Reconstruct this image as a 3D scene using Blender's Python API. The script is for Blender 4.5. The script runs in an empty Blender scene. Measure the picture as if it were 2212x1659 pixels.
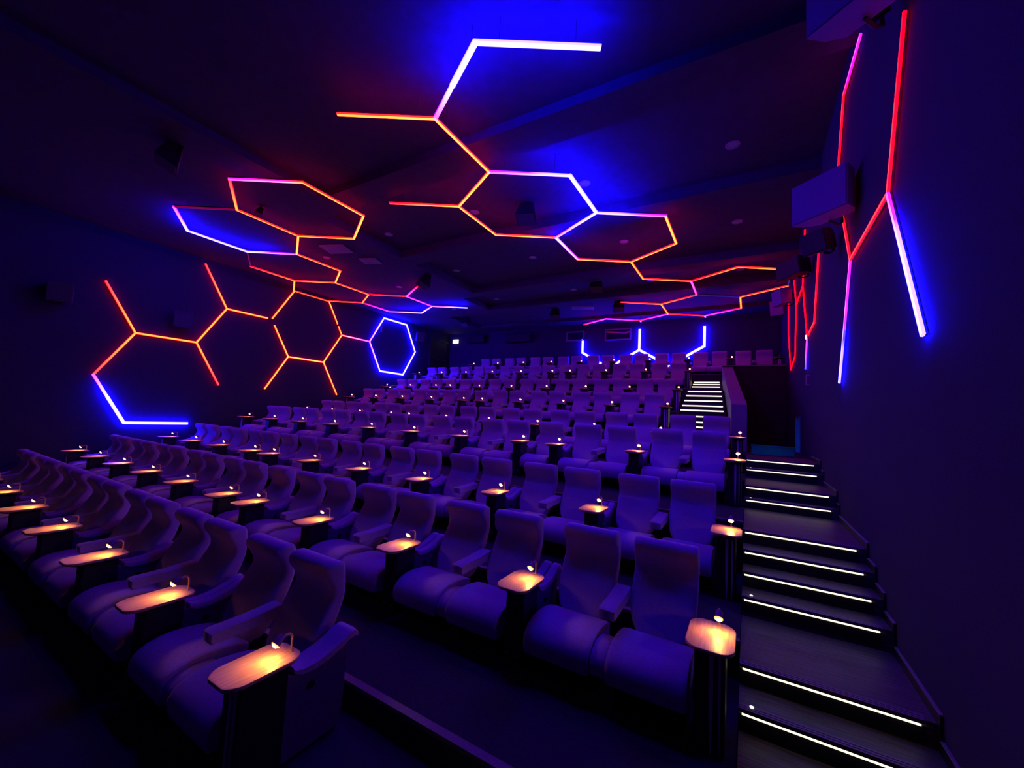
import bpy, math, random
from mathutils import Vector, Matrix
random.seed(4)
S = bpy.context.scene
COL = S.collection
Z0 = 2.30                       # height of the camera above the front row's floor

# ------------------------------------------------------------------ camera
cam_d = bpy.data.cameras.new('camera')
cam_d.sensor_fit = 'HORIZONTAL'
cam_d.sensor_width = 36.0
cam_d.lens = 868.52 / 2212 * 36.0
cam_d.clip_start = 0.05
cam = bpy.data.objects.new('camera', cam_d)
COL.objects.link(cam)
R_ = Vector((0.86086061, 0.50607858, 0.0529479))
U_ = Vector((-0.00534269, -0.09506045, 0.99545716))
F_ = Vector((-0.5088128, 0.85723275, 0.07912998))
M = Matrix.Identity(4)
for i in range(3):
    M[i][0], M[i][1], M[i][2] = R_[i], U_[i], -F_[i]
M[2][3] = Z0
cam.matrix_world = M
S.camera = cam

# ------------------------------------------------------------------ world, exposure
w = bpy.data.worlds.new('world')
S.world = w
w.use_nodes = True
w.node_tree.nodes['Background'].inputs[0].default_value = (0.0, 0.0, 0.0, 1)
w.node_tree.nodes['Background'].inputs[1].default_value = 0.0
S.view_settings.view_transform = 'Standard'
S.view_settings.look = 'None'
S.view_settings.exposure = 0.0
S.view_settings.gamma = 1.0
S.view_settings.use_curve_mapping = False
BLUE = 120.0                     # radiance of the blue light bars
RED = 8.0                       # radiance of the red light bars

# ------------------------------------------------------------------ materials
def nodes(name):
    m = bpy.data.materials.new(name)
    m.use_nodes = True
    nt = m.node_tree
    return m, nt, nt.nodes['Principled BSDF']

def mat(name, col, rough=0.7, spec=0.3, metal=0.0, noise=None, amount=0.25, bump=0.0, stretch=(1, 1, 1), sheen=0.0):
    m, nt, b = nodes(name)
    b.inputs['Roughness'].default_value = rough
    b.inputs['Metallic'].default_value = metal
    b.inputs['Specular IOR Level'].default_value = spec
    if sheen:
        b.inputs['Sheen Weight'].default_value = sheen
        b.inputs['Sheen Roughness'].default_value = 0.5
    if noise:
        tc = nt.nodes.new('ShaderNodeTexCoord')
        mp = nt.nodes.new('ShaderNodeMapping')
        mp.inputs['Scale'].default_value = stretch
        nz = nt.nodes.new('ShaderNodeTexNoise')
        nz.inputs['Scale'].default_value = noise
        nz.inputs['Detail'].default_value = 4
        rp = nt.nodes.new('ShaderNodeValToRGB')
        rp.color_ramp.elements[0].position = 0.3
        rp.color_ramp.elements[1].position = 0.7
        rp.color_ramp.elements[0].color = tuple(c * (1 - amount) for c in col) + (1,)
        rp.color_ramp.elements[1].color = tuple(min(1, c * (1 + amount)) for c in col) + (1,)
        nt.links.new(tc.outputs['Object'], mp.inputs['Vector'])
        nt.links.new(mp.outputs['Vector'], nz.inputs['Vector'])
        nt.links.new(nz.outputs['Fac'], rp.inputs['Fac'])
        nt.links.new(rp.outputs['Color'], b.inputs['Base Color'])
        if bump:
            bp = nt.nodes.new('ShaderNodeBump')
            bp.inputs['Strength'].default_value = bump
            bp.inputs['Distance'].default_value = 0.01
            nt.links.new(nz.outputs['Fac'], bp.inputs['Height'])
            nt.links.new(bp.outputs['Normal'], b.inputs['Normal'])
    else:
        b.inputs['Base Color'].default_value = tuple(col) + (1,)
    return m

def emit(name, col, strength):
    m, nt, b = nodes(name)
    b.inputs['Base Color'].default_value = (0.8, 0.8, 0.8, 1)
    b.inputs['Emission Color'].default_value = tuple(col) + (1,)
    b.inputs['Emission Strength'].default_value = strength
    return m

def led_material():
    m = bpy.data.materials.new('led_diffuser')
    m.use_nodes = True
    nt = m.node_tree
    nt.nodes.remove(nt.nodes['Principled BSDF'])
    at = nt.nodes.new('ShaderNodeAttribute')
    at.attribute_name = 'led'
    em = nt.nodes.new('ShaderNodeEmission')
    nt.links.new(at.outputs['Color'], em.inputs['Color'])
    nt.links.new(em.outputs['Emission'], nt.nodes['Material Output'].inputs['Surface'])
    return m

FAB = mat('seat_fabric', (0.37, 0.19, 0.52), 0.85, 0.15, noise=60, amount=0.12, bump=0.15, sheen=0.15)
FABD = mat('headrest_fabric', (0.35, 0.18, 0.50), 0.8, 0.2, noise=60, amount=0.12, bump=0.15, sheen=0.15)
PLAST = mat('black_plastic', (0.012, 0.011, 0.016), 0.45, 0.4, noise=30, amount=0.2)
PANEL = mat('console_side', (0.13, 0.07, 0.18), 0.6, 0.3, noise=40, amount=0.12)
METAL = mat('brushed_metal', (0.60, 0.50, 0.52), 0.4, 0.5, metal=0.15, noise=25, amount=0.1, stretch=(1, 1, 0.1))
STEEL = mat('dark_steel', (0.12, 0.11, 0.13), 0.45, 0.5, metal=0.6, noise=25, amount=0.1)
BRONZE = mat('lamp_metal', (0.75, 0.48, 0.28), 0.45, 0.5, metal=0.2, noise=40, amount=0.1)
LHEAD = mat('lamp_head_metal', (0.20, 0.12, 0.20), 0.45, 0.4, metal=0.3, noise=40, amount=0.1)
WALL = mat('acoustic_wall_cloth', (0.036, 0.026, 0.072), 0.95, 0.1, noise=70, amount=0.15, bump=0.1)
WALLB = mat('back_wall_cloth', (0.042, 0.028, 0.080), 0.95, 0.1, noise=70, amount=0.15, bump=0.1)
CEIL = mat('ceiling_paint', (0.058, 0.035, 0.095), 0.9, 0.1, noise=6, amount=0.1)
CARPET = mat('dark_carpet', (0.045, 0.042, 0.055), 0.95, 0.1, noise=120, amount=0.3, bump=0.3)
NOSE = mat('rubber_nosing', (0.17, 0.13, 0.16), 0.5, 0.4, noise=80, amount=0.2)
SKIRT_LIT = mat('skirting_lit_edge', (0.22, 0.20, 0.24), 0.5, 0.4, noise=10, amount=0.1)
BULW = mat('bulwark_paint', (0.22, 0.17, 0.26), 0.6, 0.3, noise=8, amount=0.08)
SPKR = mat('speaker_blue_lit', (0.15, 0.10, 0.34), 0.7, 0.2, noise=120, amount=0.1)  # blue light on the right-wall speakers is put into this colour
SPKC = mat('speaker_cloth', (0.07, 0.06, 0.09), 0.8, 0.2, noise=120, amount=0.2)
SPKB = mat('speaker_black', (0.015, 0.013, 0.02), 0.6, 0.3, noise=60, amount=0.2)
DLIGHT = mat('downlight_glass', (0.32, 0.30, 0.40), 0.3, 0.4, noise=30, amount=0.08)
TEAL = mat('teal_paint', (0.01, 0.22, 0.24), 0.6, 0.3, noise=12, amount=0.1)
GLASS = mat('port_glass', (0.02, 0.02, 0.05), 0.08, 0.6, noise=5, amount=0.1)
LED = led_material()
LENS = emit('reading_lens', (1.0, 0.42, 0.075), 290)
GLOW = emit('reading_lamp_rim', (1.0, 0.42, 0.06), 1.9)  # emissive ring that imitates the glow spreading around the lens
PARA = mat('parapet_paint', (0.03, 0.02, 0.035), 0.8, 0.2, noise=8, amount=0.1)
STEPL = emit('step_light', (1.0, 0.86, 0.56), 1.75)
EXITM = emit('exit_panel', (1.0, 1.0, 0.62), 2.2)
SPOTM = emit('wall_spot_lens', (1.0, 0.8, 0.85), 5.0)
STEPW = emit('step_marker', (0.8, 0.75, 1.0), 4.0)
BLUEL = emit('corridor_lamp', (0.0, 0.25, 1.0), 60.0)
TEALL = emit('added_teal_lens', (0.01, 0.75, 0.65), 4.0)

def wood():
    m, nt, b = nodes('table_wood')
    tc = nt.nodes.new('ShaderNodeTexCoord')
    mp = nt.nodes.new('ShaderNodeMapping')
    mp.inputs['Scale'].default_value = (28, 2.2, 10)
    nz = nt.nodes.new('ShaderNodeTexNoise')
    nz.inputs['Scale'].default_value = 2.2
    nz.inputs['Detail'].default_value = 6
    rp = nt.nodes.new('ShaderNodeValToRGB')
    rp.color_ramp.elements[0].position = 0.32
    rp.color_ramp.elements[0].color = (0.58, 0.27, 0.16, 1)
    rp.color_ramp.elements[1].position = 0.66
    rp.color_ramp.elements[1].color = (0.76, 0.41, 0.25, 1)
    nt.links.new(tc.outputs['Object'], mp.inputs['Vector'])
    nt.links.new(mp.outputs['Vector'], nz.inputs['Vector'])
    nt.links.new(nz.outputs['Fac'], rp.inputs['Fac'])
    nt.links.new(rp.outputs['Color'], b.inputs['Base Color'])
    b.inputs['Roughness'].default_value = 0.42
    b.inputs['Specular IOR Level'].default_value = 0.35
    return m
WOOD = wood()

def plank():
    m, nt, b = nodes('stair_vinyl')
    tc = nt.nodes.new('ShaderNodeTexCoord')
    mp = nt.nodes.new('ShaderNodeMapping')
    mp.inputs['Scale'].default_value = (2.0, 26, 26)
    nz = nt.nodes.new('ShaderNodeTexNoise')
    nz.inputs['Scale'].default_value = 2.0
    nz.inputs['Detail'].default_value = 7
    rp = nt.nodes.new('ShaderNodeValToRGB')
    rp.color_ramp.elements[0].position = 0.34
    rp.color_ramp.elements[0].color = (0.018, 0.012, 0.020, 1)
    rp.color_ramp.elements[1].position = 0.7
    rp.color_ramp.elements[1].color = (0.115, 0.075, 0.105, 1)
    bp = nt.nodes.new('ShaderNodeBump')
    bp.inputs['Strength'].default_value = 0.2
    bp.inputs['Distance'].default_value = 0.005
    nt.links.new(tc.outputs['Object'], mp.inputs['Vector'])
    nt.links.new(mp.outputs['Vector'], nz.inputs['Vector'])
    nt.links.new(nz.outputs['Fac'], rp.inputs['Fac'])
    nt.links.new(nz.outputs['Fac'], bp.inputs['Height'])
    nt.links.new(rp.outputs['Color'], b.inputs['Base Color'])
    nt.links.new(bp.outputs['Normal'], b.inputs['Normal'])
    b.inputs['Roughness'].default_value = 0.5
    return m
VINYL = plank()

# ------------------------------------------------------------------ mesh helpers
class MB:
    def __init__(s):
        s.v, s.f = [], []
    def add(s, vs, fs):
        o = len(s.v)
        s.v += [tuple(p) for p in vs]
        s.f += [tuple(i + o for i in f) for f in fs]
        return s
    def box(s, x0, x1, y0, y1, z0, z1, c=0.0):
        if c <= 0:
            vs = [(x, y, z) for z in (z0, z1) for y in (y0, y1) for x in (x0, x1)]
            return s.add(vs, [(0, 2, 3, 1), (4, 5, 7, 6), (0, 1, 5, 4), (2, 6, 7, 3), (0, 4, 6, 2), (1, 3, 7, 5)])
        rings = []
        for z, k in ((z0, c), (z0 + c, 0), (z1 - c, 0), (z1, c)):
            a, b_, d, e = x0 + k, x1 - k, y0 + k, y1 - k
            q = c * 0.6
            rings.append([(a + q, d, z), (b_ - q, d, z), (b_, d + q, z), (b_, e - q, z), (b_ - q, e, z), (a + q, e, z), (a, e - q, z), (a, d + q, z)])
        return s.loft(rings)
    def loft(s, rings, cap0=True, cap1=True):
        n = len(rings[0])
        vs = [p for r in rings for p in r]
        fs = []
        for k in range(len(rings) - 1):
            for i in range(n):
                j = (i + 1) % n
                fs.append((k * n + i, k * n + j, (k + 1) * n + j, (k + 1) * n + i))
        if cap0:
            fs.append(tuple(reversed(range(n))))
        if cap1:
            fs.append(tuple((len(rings) - 1) * n + i for i in range(n)))
        return s.add(vs, fs)
    def tube(s, pts, r, n=8):
        pts = [Vector(p) for p in pts]
        rings = []
        for k, p in enumerate(pts):
            d = (pts[min(k + 1, len(pts) - 1)] - pts[max(k - 1, 0)]).normalized()
            a = d.cross(Vector((0.31, 0.22, 0.93)))
            if a.length < 0.1:
                a = d.cross(Vector((1, 0, 0)))
            a.normalize()
            b_ = d.cross(a)
            rr = r[k] if isinstance(r, (list, tuple)) else r
            rings.append([p + a * rr * math.cos(t) + b_ * rr * math.sin(t) for t in [2 * math.pi * i / n for i in range(n)]])
        return s.loft(rings)
    def mesh(s, name, m, smooth=False):
        me = bpy.data.meshes.new(name)
        me.from_pydata(s.v, [], s.f)
        me.update()
        me.materials.append(m)
        import bmesh
        bm = bmesh.new()
        bm.from_mesh(me)
        bmesh.ops.recalc_face_normals(bm, faces=bm.faces)
        bm.to_mesh(me)
        bm.free()
        if smooth:
            me.polygons.foreach_set('use_smooth', [True] * len(me.polygons))
            try:
                me.set_sharp_from_angle(angle=math.radians(50))
            except Exception:
                pass
        return me

def ob(name, me, parent=None, loc=(0, 0, 0), rz=0.0):
    o = bpy.data.objects.new(name, me)
    COL.objects.link(o)
    o.location = loc
    o.rotation_euler[2] = rz
    if parent is not None:
        o.parent = parent
    return o

def tag(o, label, cat=None, group=None, kind=None):
    if label: o['label'] = label
    if cat: o['category'] = cat
    if group: o['group'] = group
    if kind: o['kind'] = kind
    return o

def empty(name, loc, rz=0.0):
    o = bpy.data.objects.new(name, None)
    o.empty_display_size = 0.1
    COL.objects.link(o)
    o.location = loc
    o.rotation_euler[2] = rz
    return o

def struct(name, me, label, parent=None):
    o = ob(name, me, parent)
    o['kind'] = 'structure'
    if parent is None:
        o['label'] = label
        o['category'] = name.split('_')[0]
    return o

ORD = ['', 'first', 'second', 'third', 'fourth', 'fifth', 'sixth', 'seventh', 'eighth', 'ninth', 'tenth', 'eleventh',
       'twelfth', 'thirteenth', 'fourteenth', 'fifteenth', 'sixteenth', 'seventeenth', 'eighteenth', 'nineteenth', 'twentieth']

def Z(z):
    return z + Z0

# ------------------------------------------------------------------ room shell
XL, XR, YB, YF = -15.32, 1.057, 18.25, -3.2
SOF = 4.58          # underside of the ceiling soffits (above the camera)
# rows: name, table line y, floor z, right end table x, pattern of seat bays (2 = pair, 1 = single), rightmost first
ROWS = [
    ('A', 1.50, -2.30, -2.62, [2] * 7),
    ('B', 3.24, -2.12, -0.22, [2] * 4 + [1] + [2] * 5),
    ('C', 5.09, -1.80, -0.21, [2] * 6 + [1] + [2] * 3),
    ('D', 7.12, -1.17, -0.19, [2] * 2 + [1] + [2] * 7),
    ('E', 9.15, -0.864, -0.20, [2] * 6 + [1] + [2] * 3),
    ('F', 11.25, -0.227, -1.92, [2] * 4 + [1] + [2] * 4),
    ('G', 13.15, 0.384, -1.92, [2] * 6 + [1] + [2] * 2),
    ('H', 15.12, 1.197, -1.85, [2] * 3 + [1] + [2] * 5),
    ('I', 17.05, 1.886, 0.88, [2] * 9),
]
TIER_EDGE = [None, 2.26, 4.10, 5.95, 7.98, 10.02, 12.10, 14.02, 15.95]

# floor: the flat front floor with the raised row platforms as its parts
fl = MB().box(XL, XR, YF, 18.3, Z(-2.45), Z(-2.30))
floor = struct('floor', fl.mesh('floor', CARPET), 'dark carpeted floor in front of the first row of seats')
for k in range(1, 9):
    y0 = TIER_EDGE[k]
    y1 = TIER_EDGE[k + 1] if k < 8 else YB
    z = ROWS[k][2]
    xr = -0.06 if k <= 4 else -1.76
    if k == 8:
        xr = XR
    zb = -2.30
    t = MB().box(XL, xr, y0, y1, Z(zb), Z(z))
    o = ob('row_platform', t.mesh('row_platform', CARPET), floor)
    nz = MB().box(XL, xr, y0 - 0.012, y0 + 0.05, Z(z) - 0.03, Z(z) + 0.004)
    ob('platform_nosing', nz.mesh('platform_nosing', NOSE), o)

# walls
def wallbox(name, label, b, m, parent=None):
    return struct(name, MB().box(*b).mesh(name, m), label, parent)
wallbox('wall_left', 'dark cloth side wall carrying the big hexagon lights on the left', (XL - 0.2, XL, YF, YB, Z(-2.3), Z(5.2)), WALL)
DY0, DY1, DZ = 11.9, 13.0, 0.36
wr = MB()
wr.box(XR, XR + 0.2, YF, DY0, Z(-2.3), Z(5.2))
wr.box(XR, XR + 0.2, DY1, YB, Z(-2.3), Z(5.2))
wr.box(XR, XR + 0.2, DY0, DY1, Z(DZ), Z(5.2))
wr.box(XR, XR + 0.2, DY0, DY1, Z(-2.3), Z(-0.56))
struct('wall_right', wr.mesh('wall_right', WALL), 'dark cloth side wall beside the lit stairs on the right')
wallbox('wall_back', 'dark rear wall behind the last row of seats', (XL - 0.2, XR + 0.2, YB, YB + 0.2, Z(-2.3), Z(5.2)), WALLB)
wallbox('wall_front', 'black screen-end wall in front of the seats', (XL - 0.2, XR + 0.2, YF - 0.2, YF, Z(-2.3), Z(5.2)), WALLB)
# corridor behind the side doorway
al = MB()
al.box(XR + 0.2, XR + 1.8, DY0 - 0.1, DY0, Z(-0.6), Z(DZ))
al.box(XR + 0.2, XR + 1.8, DY1, DY1 + 0.1, Z(-0.6), Z(DZ))
al.box(XR + 1.8, XR + 1.9, DY0 - 0.1, DY1 + 0.1, Z(-0.6), Z(DZ))
al.box(XR + 0.2, XR + 1.9, DY0 - 0.1, DY1 + 0.1, Z(-0.66), Z(-0.56))
al.box(XR + 0.2, XR + 1.9, DY0 - 0.1, DY1 + 0.1, Z(DZ), Z(DZ + 0.1))
struct('wall_corridor', al.mesh('wall_corridor', WALLB), 'small dark corridor behind the doorway in the right wall')
fr = MB()
fr.box(XR - 0.012, XR + 0.19, DY1 - 0.03, DY1 - 0.001, Z(-0.55), Z(DZ))
fr.box(XR - 0.012, XR + 0.19, DY0 + 0.001, DY0 + 0.03, Z(-0.55), Z(DZ))
fr.box(XR - 0.012, XR + 0.19, DY0 + 0.03, DY1 - 0.03, Z(DZ - 0.03), Z(DZ - 0.001))
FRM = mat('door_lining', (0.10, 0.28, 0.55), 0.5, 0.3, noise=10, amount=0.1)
struct('door_1', fr.mesh('door_1', FRM), 'doorway lining lit blue in the right wall below the red lights')
cl = empty('corridor_lamp', (XR + 0.85, 12.25, Z(-0.52)))
tag(cl, 'low blue lamp on the corridor floor behind the right doorway', 'lamp')
ob('housing', MB().box(-0.18, 0.18, -0.05, 0.05, -0.035, 0.03, 0.008).mesh('housing', STEEL), cl)
ob('lamp_lens', MB().box(-0.16, 0.16, 0.051, 0.06, -0.02, 0.025).mesh('lamp_lens', BLUEL), cl)

# ceiling: one slab with soffits and recessed bays
POCK = [(-8.2, -3.2, 5.13, 4.75), (-9.1, 5.76, 8.36, 4.81), (-9.1, 8.98, 12.06, 4.82), (-9.9, 12.52, 14.35, 4.82), (-12.5, 14.80, 17.3, 4.72)]
def pocket_z(x, y):
    for px0, py0, py1, pz in POCK:
        if py0 < y < py1 and x > px0:
            return pz
    return SOF
cb = MB()
ys = [YF]
for px0, py0, py1, pz in POCK:
    cb.box(XL, px0, py0, py1, Z(SOF), Z(5.2))
    cb.box(px0, XR, py0, py1, Z(pz), Z(5.2))
edges = [YF] + [v for p in POCK for v in (p[1], p[2])] + [YB]
for a, b_ in ((POCK[0][2], POCK[1][1]), (POCK[1][2], POCK[2][1]), (POCK[2][2], POCK[3][1]), (POCK[3][2], POCK[4][1]), (POCK[4][2], YB)):
    cb.box(XL, XR, a, b_, Z(SOF), Z(5.2))
struct('ceiling', cb.mesh('ceiling', CEIL), 'dark ceiling with soffit bands and recessed bays')

# ------------------------------------------------------------------ stairs
def stair_flight(label, steps, xs, name, sh=0.0165):
    """steps: (y_nose, z_top, depth to the next step); xs(y) -> (x0, x1, strip x0, strip x1)"""
    root = empty(name, (0, 0, 0))
    root['kind'] = 'structure'
    root['label'] = label
    root['category'] = 'stairs'
    for (y, z, d, drop, lit) in steps:
        x0, x1, sx0, sx1 = xs(y)
        x0, x1, sx0, sx1 = x0 + 0.0, x1, sx0, sx1
        st = MB().box(x0, x1, y, y + d, Z(z - drop), Z(z))
        o = ob('step', st.mesh('step', VINYL), root)
        rs_ = MB().box(sx0 - 0.015, sx1 + 0.015, y - 0.004, y - 0.0004, Z(z - 0.14), Z(z) - 0.0205 - sh)
        ob('riser_panel', rs_.mesh('riser_panel', PLAST), o)
        n = MB()
        for q in range(3):
            n.box(sx0 - 0.02, sx1 + 0.02, y - 0.022 + q * 0.024, y - 0.004 + q * 0.024, Z(z) + 0.0005, Z(z) + 0.008)
        n.box(sx0 - 0.02, sx1 + 0.02, y - 0.022, y - 0.0005, Z(z) - 0.014, Z(z) + 0.0005)
        ob('nosing', n.mesh('nosing', NOSE), o)
        ch = MB()
        ch.box(sx0 - 0.01, sx1 + 0.01, y - 0.020, y - 0.0005, Z(z) - 0.019, Z(z) - 0.0145)
        ob('light_channel', ch.mesh('light_channel', STEEL), o)
        if lit:
            ls = MB().box(sx0, sx1, y - 0.016, y - 0.001, Z(z) - 0.0195 - sh, Z(z) - 0.0195)
            ob('light_strip', ls.mesh('light_strip', STEPL), o)
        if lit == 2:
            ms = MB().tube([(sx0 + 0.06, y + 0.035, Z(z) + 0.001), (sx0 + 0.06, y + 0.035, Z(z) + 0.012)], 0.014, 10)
            ob('stud_glint', ms.mesh('stud_glint', STEPL), o)  # glowing stud stands for a glint on the metal
    return root

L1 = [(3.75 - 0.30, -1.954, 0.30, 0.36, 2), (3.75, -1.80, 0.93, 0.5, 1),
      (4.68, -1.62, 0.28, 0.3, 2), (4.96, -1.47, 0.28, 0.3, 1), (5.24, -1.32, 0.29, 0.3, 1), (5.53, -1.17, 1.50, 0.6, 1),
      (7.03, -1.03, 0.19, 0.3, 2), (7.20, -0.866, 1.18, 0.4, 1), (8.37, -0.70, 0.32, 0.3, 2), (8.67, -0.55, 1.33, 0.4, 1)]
# treads run exactly up to the next nosing
L1 = [(s[0], s[1], (L1[i + 1][0] - s[0]) if i + 1 < len(L1) else s[2], s[3], s[4]) for i, s in enumerate(L1)]
stair_flight('dark wood stairs with lit nosings along the right wall', L1,
             lambda y: (-0.055, XR - 0.02, -0.035, XR - 0.10), 'stairs')
b0 = MB().box(-0.055, XR - 0.02, 2.30, 3.449, Z(-2.3), Z(-2.108))
struct('floor_aisle', b0.mesh('floor_aisle', VINYL), 'dark plank landing at the foot of the lit stairs')
L2y = [(10.35, -0.39), (10.72, -0.24), (11.1, -0.10), (11.45, 0.0), (11.83, 0.13), (12.2, 0.29), (12.58, 0.47), (12.95, 0.62), (13.35, 0.79), (13.75, 0.966), (14.15, 1.136),
       (15.2, 1.375), (15.5, 1.49), (15.85, 1.60)]
L2 = [(y, z, (L2y[i + 1][0] - y) if i + 1 < len(L2y) else 0.06, 0.7, 1) for i, (y, z) in enumerate(L2y)]
def x2(y):
    t = (y - 11.2) / 4.7
    xr = -0.40 - 0.42 * max(0, min(1, t)) - 0.05
    return (-1.755, xr, -1.73, xr - 0.05)
stair_flight('upper stairs with bright lit nosings between the seats and the purple parapet', L2, x2, 'stairs', 0.034)
# entrance floor behind the lower stairs and the void beside the bulwark
ef = MB().box(-1.755, XR, 10.0, 15.94, Z(-0.75), Z(-0.552))
struct('floor_entrance', ef.mesh('floor_entrance', CARPET), 'dark entrance floor below the purple parapet')
# bulwark between the upper stairs and the entrance (slanted top)
bw = MB()
P = []
for y, x0, x1, zt in ((11.2, -0.38, -0.05, 0.57), (15.94, -0.85, -0.52, 2.13)):
    P.append([(x0, y, Z(-0.551)), (x1, y, Z(-0.551)), (x1, y, Z(zt)), (x0, y, Z(zt))])
bw.loft(P)
struct('wall_bulwark', bw.mesh('wall_bulwark', BULW), 'purple sloping parapet wall between the upper stairs and the entrance')
pp = MB().box(-0.84, XR - 0.001, 15.86, 15.949, Z(-0.551), Z(2.13))
o = struct('wall_parapet', pp.mesh('wall_parapet', PARA), 'front wall of the last row above the dark entrance')
ob('capping', MB().box(-0.84, XR - 0.001, 15.84, 15.949, Z(2.1305), Z(2.165)).mesh('capping', BULW), o)
lw = empty('entrance_barrier', (0, 0, 0))
tag(lw, 'low teal barrier across the entrance floor at the top of the stairs', 'barrier')
ob('panel', MB().box(0.04, 0.83, 10.50, 10.56, Z(-0.551), Z(-0.372)).mesh('panel', TEAL), lw)
ob('top_rail', MB().box(0.03, 0.84, 10.48, 10.58, Z(-0.372), Z(-0.345), 0.004).mesh('top_rail', TEAL), lw)
tl = empty('added_teal_light', (0.40, 10.02, Z(-0.551)))  # unseen lamp, added to light the barrier teal
tag(tl, 'slim unseen teal light added in front of the entrance barrier', 'lamp')
ob('housing', MB().box(-0.30, 0.30, 0, 0.03, 0, 0.02).mesh('housing', STEEL), tl)  # casing of the added unseen light
ob('lamp_lens', MB().box(-0.28, 0.28, 0.031, 0.036, 0.004, 0.018).mesh('lamp_lens', TEALL), tl)  # lens of the added unseen light

# skirting along the stairs on the right wall
sk, sc_ = MB(), MB()
for (y, z, d, _, _) in L1:
    sk.box(XR - 0.018, XR - 0.001, y, y + d - 0.002, Z(z), Z(z) + 0.066)
    sk.box(XR - 0.019, XR - 0.001, y - 0.03, y - 0.0005, Z(z) - 0.16, Z(z) + 0.066)
    sc_.box(XR - 0.020, XR - 0.001, y - 0.03, y + d - 0.035, Z(z) + 0.0665, Z(z) + 0.076)
sk.box(XR - 0.018, XR - 0.001, 2.3, 3.41, Z(-2.108), Z(-2.04))
o = struct('baseboard_right', sk.mesh('baseboard_right', PLAST), 'thin dark skirting stepping up the right wall beside the stairs')
ob('lit_edge', sc_.mesh('lit_edge', SKIRT_LIT), o)  # paler cap paints the top edge catching the light

# ------------------------------------------------------------------ recliner seat meshes
def back_rings(prof, rear_, w, n=24, e=8.0):
    """prof / rear_: (y, z) front and rear outline points bottom to top, half widths w per point; the front is dished between two side rims"""
    rings = []
    for k, (y, z) in enumerate(prof):
        by, bz = rear_[k]
        l = math.hypot(by - y, bz - z)
        ring = []
        for i in range(n):
            q = 2 * math.pi * (i + 0.5) / n
            c, s_ = math.cos(q), math.sin(q)
            u = math.copysign(abs(c) ** (2 / e), c)
            v = math.copysign(abs(s_) ** (2 / 4.0), s_)
            d = 0.5 + 0.5 * v
            if v < -0.5 and k < len(prof) - 3:
                d += 0.018 / l * (1 - abs(u) ** 6)
            ring.append((w[k] * u, y + (by - y) * d, z + (bz - z) * d))
        rings.append(ring)
    return rings

full = [(0.350, 0.335), (0.355, 0.365), (0.370, 0.405), (0.395, 0.455), (0.430, 0.52), (0.470, 0.59), (0.515, 0.665), (0.560, 0.735), (0.598, 0.79),
        (0.620, 0.83), (0.617, 0.88), (0.588, 0.935), (0.548, 0.982), (0.530, 1.018), (0.535, 1.052), (0.565, 1.078), (0.615, 1.090), (0.670, 1.086)]
fw = [0.11, 0.165, 0.205, 0.236, 0.256, 0.264, 0.266, 0.266, 0.266, 0.267, 0.268, 0.268, 0.268, 0.268, 0.268, 0.266, 0.262, 0.250]
ft = [(0.47, 0.275), (0.51, 0.30), (0.545, 0.345), (0.575, 0.40), (0.61, 0.47), (0.65, 0.55), (0.69, 0.625), (0.72, 0.695), (0.740, 0.76),
      (0.748, 0.80), (0.753, 0.85), (0.755, 0.90), (0.755, 0.945), (0.753, 0.98), (0.749, 1.01), (0.742, 1.035), (0.730, 1.055), (0.712, 1.066)]
rg_ = back_rings(full, ft, fw)
ME_back = MB().loft(rg_[:9]).mesh('backrest', FAB, True)
ME_head = MB().loft(rg_[8:]).mesh('headrest', FABD, True)

def cushion(hw, poly, e=0.02):
    m = MB()
    cy = sum(p[0] for p in poly) / len(poly)
    cz = sum(p[1] for p in poly) / len(poly)
    rings = []
    for x, k in ((-hw, 0.055), (-hw + e * 0.3, 0.02), (-hw + e, 0.0), (hw - e, 0.0), (hw - e * 0.3, 0.02), (hw, 0.055)):
        rings.append([(x, y + (cy - y) * k, z + (cz - z) * k) for y, z in poly])
    return m.loft(rings)
seat_poly = [(0.40, 0.27), (0.40, 0.375), (0.33, 0.405), (0.22, 0.428), (0.10, 0.440), (0.00, 0.436), (-0.085, 0.415), (-0.15, 0.375), (-0.185, 0.32), (-0.185, 0.25), (-0.16, 0.20), (-0.08, 0.19)]
ME_seat = cushion(0.276, seat_poly, 0.035).mesh('seat_cushion', FAB, True)
brid_poly = [(0.12, 0.26), (0.12, 0.405), (0.0, 0.412), (-0.08, 0.392), (-0.135, 0.355), (-0.165, 0.31), (-0.16, 0.25), (-0.13, 0.21)]
ME_brid = cushion(0.058, brid_poly, 0.01).mesh('seat_bridge', FAB, True)
bs = MB()
bs.loft([[(x, y, z) for x, y in ((-0.262, y0), (0.262, y0), (0.262, y1), (-0.262, y1))] for z, y0, y1 in ((0.0, 0.04, 0.52), (0.05, 0.02, 0.54), (0.188, -0.06, 0.50), (0.262, -0.06, 0.40))])
ME_base = bs.mesh('base', PLAST)
rs = MB()
rs.loft([[(x, y, z) for x, y in ((-hw, y0), (hw, y0), (hw, y1), (-hw, y1))] for z, hw, y0, y1 in ((0.265, 0.18, 0.44, 0.52), (0.45, 0.20, 0.545, 0.585), (0.60, 0.22, 0.635, 0.66), (0.74, 0.22, 0.71, 0.725))])
ME_rear = rs.mesh('back_shell', PLAST)
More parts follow.
